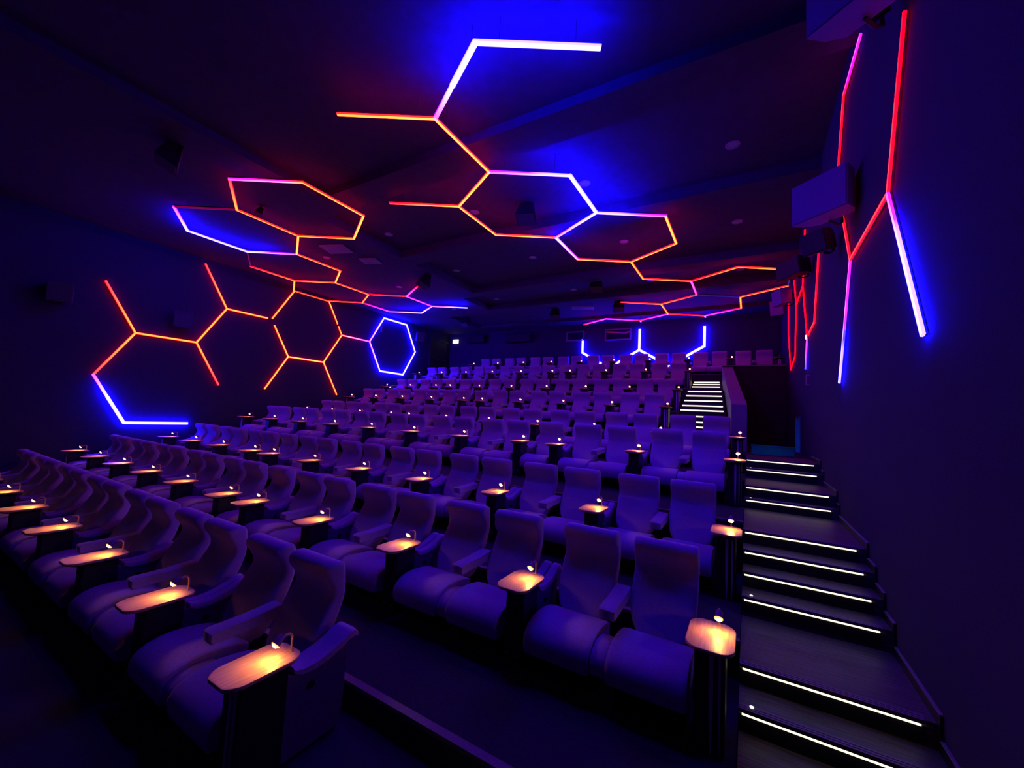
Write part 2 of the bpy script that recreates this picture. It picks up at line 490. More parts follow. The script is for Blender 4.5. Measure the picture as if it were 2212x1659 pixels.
# narrow armrest between the two seats of a pair, open underneath
ap = [(0.05, 0.575), (0.06, 0.545), (0.50, 0.56), (0.56, 0.60), (0.56, 0.655), (0.30, 0.634), (0.075, 0.632), (0.05, 0.62)]
am = MB()
rings = []
for x, k in ((-0.064, 0.06), (-0.058, 0.0), (0.058, 0.0), (0.064, 0.06)):
    rings.append([(x, y + (0.3 - y) * k * 0.3, z + (0.6 - z) * k) for y, z in ap])
am.loft(rings)
ME_arm = am.mesh('armrest', FABD, True)

# side table unit: pedestal and padded console arm, wood top, gooseneck lamp
def stadium(hx, hy, r, n=7, bulge=0.0):
    pts = []
    for cx, cy, a0 in ((hx - r, hy - r, 0), (-hx + r, hy - r, 90), (-hx + r, -hy + r, 180), (hx - r, -hy + r, 270)):
        for i in range(n):
            a = math.radians(a0 + 90 * i / (n - 1))
            pts.append((cx + r * math.cos(a), cy + r * math.sin(a)))
    if bulge:
        pts = [(x, y + math.copysign(bulge * (1 - (x / hx) ** 2), y)) for x, y in pts]
    return pts
def top_mesh(hx, hy, r, bulge, m):
    q = stadium(hx, hy, r, 7, bulge)
    rg = []
    for z, k in ((0.662, 0.94), (0.666, 0.985), (0.680, 1.0), (0.687, 0.985), (0.688, 0.955)):
        rg.append([(x * k, y * k, z) for x, y in q])
    return MB().loft(rg).mesh('table_top', m, False)
ME_top = top_mesh(0.150, 0.205, 0.075, 0.038, WOOD)
ME_under = MB().loft([[(x * k, y * k, z) for x, y in stadium(0.150, 0.205, 0.075, 7, 0.038)] for z, k in ((0.640, 0.72), (0.655, 0.86), (0.6615, 0.90))]).mesh('table_tray', PLAST)
ME_ped = MB().box(-0.088, 0.088, -0.10, 0.16, 0.0, 0.639, 0.012).mesh('pedestal', PLAST)
pe = MB().box(-0.094, 0.094, -0.13, 0.16, 0.0, 0.639, 0.012)
ME_pedend = pe.mesh('pedestal', PLAST)
tr = MB()
for tx, hw in ((0.012, 0.014), (0.062, 0.008)):
    tr.loft([[(tx - a, -0.142, z), (tx + a, -0.142, z), (tx + a, -0.131, z), (tx - a, -0.131, z)] for z, a in ((0.004, hw * 0.15), (0.20, hw * 0.8), (0.40, hw), (0.62, hw))])
ME_trim = tr.mesh('metal_trim', METAL)
# console: side panel under a curved padded arm with a groove down the middle
cp = [(0.162, 0.03), (0.58, 0.03), (0.60, 0.20), (0.60, 0.55), (0.40, 0.535), (0.24, 0.545), (0.162, 0.555)]
ME_cons = MB().loft([[(x, y, z) for y, z in cp] for x in (-0.084, 0.084)]).mesh('console_panel', PANEL)
def pad(x0, x1):
    m = MB()
    line = [(0.205, 0.585), (0.26, 0.572), (0.36, 0.572), (0.46, 0.592), (0.55, 0.625), (0.61, 0.655), (0.66, 0.66), (0.70, 0.62)]
    rg = []
    for k, (y, z) in enumerate(line):
        h = (0.030, 0.045, 0.05, 0.055, 0.06, 0.06, 0.055, 0.03)[k]
        c = (x0 + x1) / 2
        hw = (x1 - x0) / 2 * (0.9 if k in (0, 7) else 1)
        rg.append([(c - hw, y, z - h), (c + hw, y, z - h), (c + hw, y, z - 0.012), (c + hw * 0.75, y, z), (c - hw * 0.75, y, z), (c - hw, y, z - 0.012)])
    return m.loft(rg)
ME_pad1 = pad(-0.093, -0.006).mesh('arm_pad', FABD, True)
ME_pad2 = pad(0.006, 0.093).mesh('arm_pad', FABD, True)
ME_padw = pad(-0.093, 0.093).mesh('arm_pad', FABD, True)
ME_btn = MB().tube([(0.0845, 0.33, 0.43), (0.091, 0.33, 0.43)], 0.026, 14).mesh('recline_button', PLAST)
ME_bolt = MB().tube([(0.05, -0.1005, 0.11), (0.05, -0.106, 0.11)], 0.008, 8).tube([(-0.05, -0.1005, 0.11), (-0.05, -0.106, 0.11)], 0.008, 8).mesh('bolts', METAL)
gn = []
for t in range(11):
    a = math.pi * 0.80 * t / 10
    gn.append((0.040, 0.195 - 0.040 + 0.040 * math.cos(a), 0.688 + 0.085 + 0.036 * math.sin(a)))
gn.append((0.040, 0.112, 0.789))
neck = [(0.040, 0.195, 0.686), (0.040, 0.195, 0.72)] + gn
ME_neck = MB().tube(neck, 0.0075, 8).tube([(0.040, 0.195, 0.6875), (0.040, 0.195, 0.694)], 0.016, 10).mesh('reading_lamp', BRONZE, True)
hd = Vector((0.0, -0.74, -0.67)).normalized()
hc = Vector((0.040, 0.100, 0.788))
ME_lh = MB().tube([hc - hd * 0.040, hc - hd * 0.036, hc + hd * 0.012, hc + hd * 0.018], [0.015, 0.021, 0.026, 0.029], 14).mesh('lamp_head', LHEAD, True)
ME_lr = MB().tube([hc + hd * 0.0182, hc + hd * 0.022, hc + hd * 0.026], [0.0285, 0.0295, 0.026], 16).mesh('lamp_rim', GLOW, True)  # lamp_rim: emissive ring imitating the glow around the lens
ME_ll = MB().tube([hc + hd * 0.0262, hc + hd * 0.030, hc + hd * 0.035], [0.0205, 0.0185, 0.010], 14).mesh('lamp_lens', LENS)

ME_loff, ME_roff = ME_ll.copy(), ME_lr.copy()
for me_ in (ME_loff, ME_roff):
    me_.materials[0] = LHEAD

class Proto:
    """a thing with its parts; copies share the mesh data"""
    def __init__(s, name, parts):
        s.name, s.parts = name, parts          # parts: (name, mesh, offset, [sub-parts])
    def place(s, loc, label, cat, group, skip=()):
        r = empty(s.name, loc)
        tag(r, label, cat, group)
        for n, me, off, subs in s.parts:
            if n in skip:
                continue
            o = ob(n, me, r, off)
            for sn, sme, soff in subs:
                ob(sn, sme, o, soff)
        return r
seat_core = [('backrest', ME_back, (0, 0, 0), []), ('headrest', ME_head, (0, 0, 0), []), ('seat_cushion', ME_seat, (0, 0, 0), []),
             ('base', ME_base, (0, 0, 0), []), ('back_shell', ME_rear, (0, 0, 0), [])]
SEAT_R = Proto('recliner_seat', seat_core)
SEAT_L = Proto('recliner_seat', seat_core + [('armrest', ME_arm, (0.34, 0, 0), []), ('seat_bridge', ME_brid, (0.34, 0, 0), [])])
lamp = ('reading_lamp', ME_neck, (0, 0, 0), [('lamp_head', ME_lh, (0, 0, 0)), ('lamp_rim', ME_lr, (0, 0, 0)), ('lamp_lens', ME_ll, (0, 0, 0))])  # lamp_rim is the ring imitating the lens glow
common = [('table_top', ME_top, (0, 0, 0), []), ('table_tray', ME_under, (0, 0, 0), []),
          ('console_panel', ME_cons, (0, 0, 0), [('recline_button', ME_btn, (0, 0, 0))]), lamp]
TAB = Proto('side_table', common + [('pedestal', ME_ped, (0, 0, 0), [('bolts', ME_bolt, (0, 0, 0))]), ('arm_pad', ME_pad1, (0, 0, 0), []), ('arm_pad', ME_pad2, (0, 0, 0), [])])
TABE = Proto('side_table', common + [('pedestal', ME_pedend, (0, 0, 0), [('metal_trim', ME_trim, (0, 0, 0))]), ('arm_pad', ME_padw, (0, 0, 0), [])])

def project(p):
    d = Vector(p) - Vector((0, 0, Z0))
    z = d.dot(F_)
    if z < 0.05:
        return None
    return 1106 + 868.52 * d.dot(R_) / z, 829.5 - 868.52 * d.dot(U_) / z
def inframe(x, y, z):
    for dx in (-0.3, 0.3):
        for dy, dz in ((-0.2, 0.4), (0.7, 1.0), (0.2, 0.7)):
            q = project((x + dx, y + dy, z + dz))
            if q and -20 < q[0] < 2232 and -20 < q[1] < 1680:
                return True
    return False

for ri, (rn, yt, zf, xe, pat) in enumerate(ROWS):
    row = ORD[ri + 1]
    gs = 'recliner seats of the %s row' % row
    gt = 'lamp tables of the %s row' % row
    x = xe
    z = Z(zf)
    nt_, ns = 1, 0
    tabs, seats = [(x, True)], []
    for p in pat:
        if p == 2:
            seats += [(x - 0.41, 0), (x - 1.09, 1)]
            x -= 1.50
        else:
            seats += [(x - 0.393, 0)]
            x -= 0.787
        tabs.append((x, False))
    tabs[-1] = (x, True)
    tabs = [t for t in tabs if inframe(t[0], yt, z)]
    seats = [s for s in seats if inframe(s[0], yt, z)]
    for k, (tx, end) in enumerate(tabs):
        if k == 0:
            lb = 'wooden lamp table at the right end of the %s row from the front' % row
        elif k == len(tabs) - 1:
            lb = 'wooden lamp table at the left end of the %s row from the front' % row
        else:
            lb = 'wooden lamp table, %s from the right end of the %s row from front' % (ORD[k + 1], row)
        rt = (TABE if end else TAB).place((tx, yt, z), lb, 'table', gt, ('console_panel', 'arm_pad') if k == 0 and rn != 'A' else ())
        if rn == 'I' and k == 0:
            rt['label'] = 'lamp table with its lamp off at the right end of the ninth row'
            for ch in rt.children:
                for sb in ch.children:
                    if sb.name.startswith(('lamp_lens', 'lamp_rim')):
                        sb.data = ME_loff if sb.name.startswith('lamp_lens') else ME_roff
    for k, (sx, left) in enumerate(seats):
        lb = 'purple recliner seat, %s from the right end of the %s row from front' % (ORD[k + 1], row)
        if k == 0:
            lb = 'purple recliner seat at the right end of the %s row from front' % row
        (SEAT_L if left else SEAT_R).place((sx, yt, z), lb, 'seat', gs)

# ------------------------------------------------------------------ LED light bars
RGB = {
    'o': (RED * 1.1, 0.68, 0.10),         # orange-red
    'y': (RED * 1.3, 0.90, 0.15),         # brightest, yellowish core
    'r': (RED * 0.7, 0.012, 0.080),        # deep red
    's': (RED * 0.9, 0.10, 0.14),          # red-pink
    'p': (RED * 0.8, 0.22, BLUE * 0.07),   # magenta pink
    'v': (RED * 0.5, 0.55, BLUE * 0.35),   # violet
    'w': (1.45, 1.10, BLUE),               # blue, overexposed white
    'm': (1.1, 0.80, BLUE * 0.5),          # weaker blue
    'd': (0.20, 0.01, 0.12),               # dimmed
    'b': (0.06, 0.03, 0.30),               # dimmed blue
}
def side(c):
    r, g, b = c
    if b > 0.6 * BLUE:
        return (r * 0.7, g * 0.6, b)
    if b > r:
        return (r * 0.2, g * 0.1, b * 0.8)
    return (r * 0.8, g * 0.06, b * 0.5)

def rear(c):
    r, g, b = side(c)
    return (r, g, b * 2.6) if b > 0.3 * BLUE else (r * 2.0, g, b)

def led_bar(p0, p1, n, c0, c1, width=0.056, h=0.036, back=0.0, parent=None, up=0.0):
    """bar with an aluminium back on the surface and a glowing face; n = unit normal out of the surface"""
    p0, p1, n = Vector(p0), Vector(p1), Vector(n)
    d = (p1 - p0).normalized()
    s = d.cross(n).normalized()
    e = width * 0.28
    p0 = p0 - d * e
    p1 = p1 + d * e
    K = 6
    vs, cols, fs = [], [], []
    C0, C1 = Vector(RGB[c0]), Vector(RGB[c1])
    # rows: side faces carry their own vertices so that the colour is sharp
    prof = [(-0.24, 0.0, 'h'), (-0.5, 0.35, 'h'), (-0.5, 0.35, 'e'), (-0.42, 1.0, 'e'), (-0.42, 1.0, 'f'), (0.42, 1.0, 'f'), (0.42, 1.0, 'e'), (0.5, 0.35, 'e'), (0.5, 0.35, 'h'), (0.24, 0.0, 'h')]
    for k in range(K + 1):
        t = k / K
        p = p0.lerp(p1, t)
        tt = t * t * (3 - 2 * t)
        c = C0.lerp(C1, tt)
        for a, hh, q in prof:
            vs.append(p + s * a * width + n * h * hh)
            cols.append(tuple(c) if q == 'f' else rear(c) if q == 'h' else side(c))
    m = len(prof)
    for k in range(K):
        for i in (0, 2, 4, 6, 8):
            fs.append((k * m + i, k * m + i + 1, (k + 1) * m + i + 1, (k + 1) * m + i))
    for k in (0, K):
        fs.append((k * m, k * m + 2, k * m + 3, k * m + 6, k * m + 7, k * m + 9))
    me = bpy.data.meshes.new('light_bar')
    me.from_pydata([tuple(v) for v in vs], [], fs)
    at = me.attributes.new('led', 'FLOAT_COLOR', 'POINT')
    at.data.foreach_set('color', [x for c in cols for x in (c[0], c[1], c[2], 1.0)])
    me.materials.append(LED)
    me.update()
    o = ob('light_bar', me, parent)
    hb = MB()
    q = [p0 + s * (-0.22 * width), p0 + s * (0.22 * width), p1 + s * (0.22 * width), p1 + s * (-0.22 * width)]
    hb.loft([[v - n * min(back, 0.03) for v in q], [v - n * 0.0005 for v in q]])
    if back > 0.1:                                   # ceiling bars hang on two thin rods
        org = parent.location
        for t in (0.2, 0.8):
            p = p0.lerp(p1, t)
            top = Z(pocket_z(p.x + org.x, p.y + org.y)) - org.z - 0.0005
            hb.tube([p + Vector((0, 0, 0.025)), Vector((p.x, p.y, top))], 0.004, 5)
    ob('bar_housing', hb.mesh('bar_housing', STEEL), o)
    return o

def led_thing(name, label, bars, n, **kw):
    n = Vector(n)
    off = kw.get('off', 0.04)
    bars = [(Vector(b[0]) + n * off, Vector(b[1]) + n * off, b[2], b[3]) for b in bars]
    r = empty(name, bars[0][0])
    tag(r, label, 'light')
    M_ = Vector(bars[0][0])
    for b in bars:
        w_ = kw.get('width', 0.056)
        cc = b[2] + b[3]
        wd = w_ * (1.45 if cc.count('w') == 2 else 1.2 if 'w' in cc else 1.0)
        if 'd' in cc or 'b' in cc:
            wd = w_ * 0.5
        led_bar(Vector(b[0]) - M_, Vector(b[1]) - M_, n, b[2], b[3], width=wd, h=kw.get('h', 0.036), parent=r, back=off - 0.001)
    return r

LH = 1.47
A_ = Vector((0.8660254, 0.5)) * LH
D_ = Vector((0.0, 1.0)) * LH
OR_ = Vector((-2.7924, 3.87789)) * LH
OQ = Vector((-6.95348, 3.970992)) * LH
ZC = Z(4.58)
def cr(a, d, o=OR_):
    v = o + A_ * a + D_ * d
    return (v.x, v.y, ZC)
PR = {1: (2, -2), 2: (1, -2), 3: (0, -1), 4: (-1, -1), 5: (0, 0), 6: (1, 0), 7: (1, 1), 8: (0, 2), 9: (-1, 2), 10: (-1, 1), 11: (-2, 1), 12: (2, 1),
      13: (2, 2), 14: (1, 3), 15: (0, 3), 16: (1, 4), 17: (2, 4), 18: (3, 3), 19: (4, 3), 20: (4, 4), 21: (3, 5), 22: (2, 5), 23: (1, 6), 24: (0, 6),
      25: (1, 7), 26: (2, 7), 27: (3, 6), 28: (0, 8), 29: (-1, 8), 30: (-2, 9)}
EP = [(1, 2, 'w', 'w'), (4, 3, 'o', 'y'), (3, 5, 'y', 'y'), (5, 6, 'p', 'w'), (6, 7, 'w', 'w'), (7, 8, 'w', 'v'), (9, 8, 'y', 'y'), (10, 9, 'y', 'y'), (5, 10, 'y', 'y'),
      (11, 10, 's', 'y'), (7, 12, 'w', 'p'), (12, 13, 'y', 'y'), (13, 14, 'o', 'y'), (15, 14, 'y', 'o'), (8, 15, 'w', 'o'), (14, 16, 'o', 'o'), (16, 17, 'o', 'o'), (17, 18, 's', 'o'),
      (18, 19, 'o', 'o'), (19, 20, 'b', 'b'), (20, 21, 'o', 'o'), (21, 22, 'b', 'b'), (17, 22, 'p', 's'), (22, 23, 's', 'o'), (24, 23, 's', 'o'), (23, 25, 'o', 'o'), (21, 27, 'o', 'o'),
      (25, 26, 's', 's'), (26, 27, 'p', 's'), (25, 28, 'p', 's'), (28, 29, 's', 'p'), (29, 30, 'p', 's')]
DN = (0, 0, -1)
bars = [(cr(*PR[a]), cr(*PR[b]), c, d) for a, b, c, d in EP]
m23 = Vector(cr(1, -2)).lerp(Vector(cr(0, -1)), 0.5)
bars += [(cr(1, -2), m23, 'w', 'w'), (m23, cr(0, -1), 'w', 'p')]
v26, v28 = Vector(cr(2, 7)), Vector(cr(0, 8))
bars += [(v26, v26 + Vector((0, 0.22, 0)), 'v', 'm'), (v28, v28 + Vector((0, 0.2, 0)), 'p', 'v')]
led_thing('ceiling_hexagon_light', 'long chain of blue and orange hexagon light bars across the right ceiling', bars, DN, off=0.154)
PQ = {}
def q_(k, ref, v):
    r = PQ[ref] if ref else (0, 0)
    PQ[k] = (r[0] + v[0], r[1] + v[1])
a, d, e_ = (1, 0), (0, 1), (-1, 1)
na, nd, ne = (-1, 0), (0, -1), (1, -1)
for k, ref, v in ((5, None, (0, 0)), (4, 5, a), (3, 4, ne), (2, 3, nd), (1, 2, na), (6, 1, e_), (7, 5, e_), (8, 7, na), (9, 8, nd), (10, 9, ne), (11, 7, d), (12, 11, e_),
                  (13, 12, na), (14, 13, nd), (15, 12, d), (16, 15, e_), (17, 16, na), (18, 17, nd), (19, 15, a), (20, 19, d), (21, 20, e_), (22, 21, na), (23, 19, ne), (24, 20, a)):
    q_(k, ref, v)
EQ = [(1, 2, 'p', 'o'), (2, 3, 'o', 'y'), (3, 4, 'y', 'y'), (5, 4, 'o', 'o'), (6, 5, 'o', 'o'), (1, 6, 's', 'o'), (5, 7, 'y', 'y'), (8, 7, 'w', 'p'), (9, 8, 'w', 'w'), (10, 9, 'p', 'w'),
      (10, 6, 'd', 'd'), (8, 14, 'd', 'd'), (7, 11, 'o', 'o'), (11, 12, 'y', 'y'), (13, 12, 'o', 'o'), (14, 13, 's', 'o'), (12, 15, 'o', 'o'), (15, 16, 'o', 'o'), (17, 16, 'o', 's'),
      (18, 17, 'o', 'o'), (13, 18, 'o', 'o'), (15, 19, 's', 's'), (19, 20, 'p', 'p'), (20, 21, 'v', 'w'), (22, 21, 'v', 'w'), (16, 22, 's', 'p'), (19, 23, 'p', 's'), (20, 24, 'v', 'w')]
bars = [(cr(*PQ[a], OQ), cr(*PQ[b], OQ), c, d) for a, b, c, d in EQ]
led_thing('ceiling_hexagon_light', 'cluster of orange hexagon light bars over the left ceiling', bars, DN, off=0.154)

# left wall: lattice in the wall plane (u along +y, v at sixty degrees)
jx, jy = cr(*PQ[18], OQ)[:2]
SW = 1.0145 * LH
XW = XL + 0.005
def wl_(u, v):
    return (XW, jy + (u + v * 0.5) * SW, Z(4.39) + v * 0.8660254 * SW)
PW = {18: (0, 0), 17: (1, 0), 10: (0, -1)}
PW[15] = (PW[17][0] + 1, PW[17][1] - 1)
PW[11] = (PW[10][0] + 1, PW[10][1] - 1)
PW[13] = (PW[15][0], PW[15][1] - 1)
PW[12] = (PW[11][0], PW[11][1] - 1)
PW[14] = (PW[13][0] + 1, PW[13][1] - 1)
PW[8] = (PW[10][0] - 1, PW[10][1])
PW[9] = (PW[8][0] - 1, PW[8][1] + 1)
PW[6] = (PW[8][0], PW[8][1] - 1)
PW[7] = (PW[6][0] + 1, PW[6][1] - 1)
PW[2] = (PW[6][0] - 1, PW[6][1])
PW[1] = (PW[2][0] - 1, PW[2][1] + 1)
PW[3] = (PW[2][0], PW[2][1] - 1)
PW[4] = (PW[3][0] + 1, PW[3][1] - 1)
PW[5] = (PW[4][0] + 1, PW[4][1])
PW[17.5] = (PW[15][0] + 1, PW[15][1])
PW[18.5] = (PW[17.5][0], PW[17.5][1] + 1)
PW[19] = (PW[18.5][0] + 1, PW[18.5][1])
PW[20] = (PW[19][0] + 1, PW[19][1] - 1)
PW[21] = (PW[20][0], PW[20][1] - 1)
PW[22] = (PW[21][0] - 1, PW[21][1])
def wseg(a, b, c, d, t0=0.0, t1=1.0):
    p, q = Vector(wl_(*PW[a])), Vector(wl_(*PW[b]))
    return (p.lerp(q, t0), p.lerp(q, t1), c, d)
RX = (1, 0, 0)
led_thing('wall_hexagon_light', 'branching orange and blue light bars nearest the screen on the left wall',
          [wseg(1, 2, 's', 'o'), wseg(2, 3, 'o', 's'), wseg(3, 4, 'p', 'w', 0.0, 0.45), wseg(3, 4, 'w', 'w', 0.45, 1.0), wseg(4, 5, 'w', 'w'), wseg(2, 6, 'o', 'o'), wseg(6, 7, 'o', 's'), wseg(6, 8, 'o', 'o'),
           wseg(9, 8, 's', 'o'), wseg(8, 10, 'o', 'o', 0, 0.90)], RX)
led_thing('wall_hexagon_light', 'large orange hexagon of light bars in the middle of the left wall',
          [wseg(18, 10, 'o', 'o', 0, 0.97), wseg(10, 11, 'o', 'y', 0.17, 1), wseg(11, 12, 'y', 'o'), wseg(11, 13, 'y', 'y'), wseg(13, 14, 'y', 'o'), wseg(13, 15, 'y', 'y'),
           wseg(17, 15, 'y', 'o', 0, 0.66), wseg(17, 15, 'o', 'o', 0.74, 1), wseg(15, 17.5, 'o', 'p')], RX)
led_thing('wall_hexagon_light', 'white-blue hexagon of light bars at the rear of the left wall',
          [wseg(17.5, 18.5, 'v', 'w'), wseg(18.5, 19, 'w', 'w'), wseg(19, 20, 'w', 'w'), wseg(20, 21, 'w', 'w'), wseg(22, 21, 'w', 'w'), wseg(17.5, 22, 'v', 'w')], RX)
# right wall
XRW = XR - 0.005
def rw(y, z):
    return (XRW, y, Z(z))
NX = (-1, 0, 0)
G6, G5, G4 = rw(4.50, 2.10), rw(6.02, 2.07), rw(6.78, 3.42)
led_thing('wall_branch_light', 'tall branching red and blue light bars nearest the camera on the right wall',
          [(rw(3.97, 3.30), G6, 'r', 's'), (G6, G5, 's', 's'), (G6, rw(4.16, 1.45), 'p', 'w'), (rw(4.16, 1.45), rw(3.78, 0.72), 'w', 'w'), (G4, G5, 'r', 's'), (G5, rw(6.42, 1.30), 'p', 'v'),
           (rw(6.42, 1.30), rw(6.78, 0.68), 'm', 'w'), (rw(6.28, 4.36), G4, 's', 'r'), (rw(5.35, 4.36), rw(6.28, 4.36), 'p', 's')], NX, width=0.036, off=0.014, h=0.022)
J1, J2, J3 = rw(10.95, 3.28), rw(12.45, 3.24), rw(10.2, 1.96)
KK = rw(14.1, 1.77)
led_thing('wall_branch_light', 'red branching light bars further back on the right wall',
          [(rw(10.5, 4.4), J1, 'r', 'r'), (J1, J2, 'r', 'r'), (J1, J3, 'r', 'r'), (rw(12.95, 4.05), J2, 'r', 'r'), (J2, rw(12.8, 1.95), 'r', 'r'), (rw(12.8, 1.95), KK, 'r', 'r'),
           (rw(9.12, 2.02), J3, 's', 'r'), (rw(8.35, 3.42), rw(9.12, 2.02), 'r', 's'), (J3, rw(10.5, 1.34), 'p', 'm'), (rw(14.85, 3.0), KK, 'r', 'r'), (rw(14.85, 4.15), rw(14.85, 3.0), 'r', 'r')], NX, width=0.044, off=0.014, h=0.024)
# back wall
YW = YB - 0.005
def bk(x, z):
    return (x, YW, Z(z))
NB = (0, -1, 0)
led_thing('wall_branch_light', 'white-blue hooked light bar at the left of the back wall lights',
          [(bk(-6.95, 3.84), bk(-6.95, 3.22), 'w', 'w'), (bk(-6.95, 3.22), bk(-5.68, 2.48), 'w', 'w')], NB, width=0.075)
led_thing('wall_branch_light', 'white-blue Y-shaped light bar in the middle of the back wall',
          [(bk(-4.27, 4.16), bk(-4.27, 3.25), 'w', 'w'), (bk(-4.27, 3.25), bk(-5.54, 2.51), 'w', 'w'), (bk(-4.27, 3.25), bk(-3.0, 2.51), 'w', 'w')], NB, width=0.075)
led_thing('wall_branch_light', 'white-blue bent light bar at the right of the back wall lights',
          [(bk(-1.63, 4.12), bk(-1.63, 3.31), 'w', 'w'), (bk(-1.63, 3.31), bk(-2.9, 2.57), 'w', 'w')], NB, width=0.075)

# ------------------------------------------------------------------ speakers
def wall_speaker(loc, rz, tilt, wdt, hgt, dep, label, bracket, cat='speaker'):
    """wedge speaker; local -y is the front, origin at its rear centre"""
    r = empty('wall_speaker', loc, rz)
    tag(r, label, cat)
    r.rotation_euler[0] = tilt
    m = MB()
    rings = []
    for y, kx, z0, z1 in ((0.0, 0.62, -0.40, 0.42), (-dep * 0.45, 0.9, -0.46, 0.47), (-dep, 1.0, -0.5, 0.5)):
        hx = wdt / 2 * kx
        rings.append([(-hx, y, hgt * z0), (hx, y, hgt * z0), (hx, y, hgt * z1), (-hx, y, hgt * z1)])
    m.loft(rings)
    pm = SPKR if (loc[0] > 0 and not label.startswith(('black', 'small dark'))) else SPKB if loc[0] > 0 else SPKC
    ob('cabinet', m.mesh('cabinet', pm), r)
    g = MB().box(-wdt / 2 + 0.015, wdt / 2 - 0.015, -dep - 0.014, -dep - 0.001, -hgt / 2 + 0.015, hgt / 2 - 0.015)
    ob('grille', g.mesh('grille', pm), r)
    if bracket:
        b = MB()
        b.tube([(0, -dep * 0.35, -hgt * 0.52), (0, 0.02, -hgt * 0.55), (0, bracket, -hgt * 0.45), (0, bracket, 0)], 0.018, 8)
        b.box(-0.06, 0.06, bracket - 0.012, bracket, -hgt * 0.3, hgt * 0.3)
        ob('bracket', b.mesh('bracket', SPKB), r)
    return r
R90 = math.pi / 2
# on the right wall, facing across and down the room (local -y turned to -x)
wall_speaker((0.90, 6.0, Z(2.80)), -R90 + 0.9, 0.0, 0.62, 0.50, 0.34, 'large blue-lit wedge speaker on the right wall in front of the red bars', 0.10)
wall_speaker((0.92, 6.85, Z(2.66)), -R90 + 0.8, 0.25, 0.34, 0.30, 0.26, 'small dark tilted speaker just under the large wedge speaker', 0.08)
wall_speaker((0.92, 9.7, Z(3.27)), -R90 + 0.6, 0.1, 0.62, 0.34, 0.34, 'black speaker on the right wall over the end of the orange ceiling bar', 0.09)
wall_speaker((0.90, 12.9, Z(3.60)), -R90 + 0.4, 0.1, 0.50, 0.42, 0.30, 'reddish speaker low on the right wall between the far red bars', 0.10)
wall_speaker((0.88, 15.6, Z(4.00)), -R90 + 1.0, 0.1, 0.42, 0.50, 0.26, 'farthest blue-lit speaker on the right wall near the rear corner', 0.12)
wall_speaker((0.86, 4.05, Z(3.62)), -R90 + 0.9, 0.0, 0.62, 0.50, 0.34, 'blue-lit wedge speaker cut off by the top edge on the right wall', 0.12)
# on the left wall (local -y turned to +x)
for y, z, lb in ((5.38, 2.46, 'dim wedge speaker on the left wall between the orange bars'), (2.80, 2.55, 'dim wedge speaker farthest forward on the left wall'),
                 (15.6, 3.93, 'blue-lit wedge speaker on the left wall behind the blue hexagon')):
    wall_speaker((XL + 0.10, y, Z(z)), R90 - 0.35, 0.15, 0.46, 0.50, 0.34, lb, 0.07)
sm = empty('wall_sensor', (XL + 0.001, 13.2, Z(3.80)))
tag(sm, 'small pink-lit box on the left wall inside the blue hexagon', 'sensor')
ob('body', MB().box(0, 0.10, -0.05, 0.05, -0.15, 0.15, 0.01).mesh('body', SPKC), sm)
ob('hood', MB().box(0.0, 0.13, -0.07, 0.07, 0.15, 0.17).mesh('hood', SPKB), sm)

def ceiling_speaker(x, y, z, rz, label, s=1.0):
    r = empty('ceiling_speaker', (x, y, Z(z)), rz)
    tag(r, label, 'speaker')
    m = MB().loft([[(-0.13 * s, -0.10 * s, -0.05), (0.13 * s, -0.10 * s, -0.05), (0.13 * s, 0.10 * s, -0.05), (-0.13 * s, 0.10 * s, -0.05)],
                   [(-0.19 * s, -0.22 * s, -0.30 * s), (0.19 * s, -0.22 * s, -0.30 * s), (0.19 * s, 0.06 * s, -0.42 * s), (-0.19 * s, 0.06 * s, -0.42 * s)]])
    ob('cabinet', m.mesh('cabinet', SPKB), r)
    g = MB().loft([[(-0.17 * s, -0.20 * s, -0.312 * s), (0.17 * s, -0.20 * s, -0.312 * s), (0.17 * s, 0.04 * s, -0.415 * s), (-0.17 * s, 0.04 * s, -0.415 * s)],
                   [(-0.17 * s, -0.205 * s, -0.326 * s), (0.17 * s, -0.205 * s, -0.326 * s), (0.17 * s, 0.035 * s, -0.430 * s), (-0.17 * s, 0.035 * s, -0.430 * s)]])
    ob('grille', g.mesh('grille', SPKC), r)
    b = MB().tube([(0, 0, -0.06), (0, 0, 0.0)], 0.03, 8).box(-0.08, 0.08, -0.08, 0.08, -0.008, 0.0)
    ob('mount', b.mesh('mount', SPKB), r)
    return r
for x, y, rz, lb in ((-4.35, 7.6, 0.3, 'dark speaker hanging inside the first right ceiling hexagon'), (-4.5, 12.9, 0.2, 'dark hanging speaker over the back rows in mid ceiling'),
                     (-9.35, 9.75, -0.4, 'dark speaker hanging at the left end of a ceiling recess'), (-9.0, 2.75, -0.3, 'black speaker hanging above the left hexagons near the screen'),
                     (-9.9, 4.72, -0.4, 'dark speaker hanging inside the upper left ceiling hexagon'), (-7.2, 15.5, 0.2, 'dark hanging speaker before the projection windows'),
                     (-4.4, 15.2, 0.3, 'blue-lit hanging speaker just above the pink ceiling bars'), (-12.0, 15.5, 0.0, 'dark hanging speaker at the rear left of the ceiling')):
    ceiling_speaker(x, y, pocket_z(x, y), rz, lb, 0.5 if y == 4.72 else 1.15)
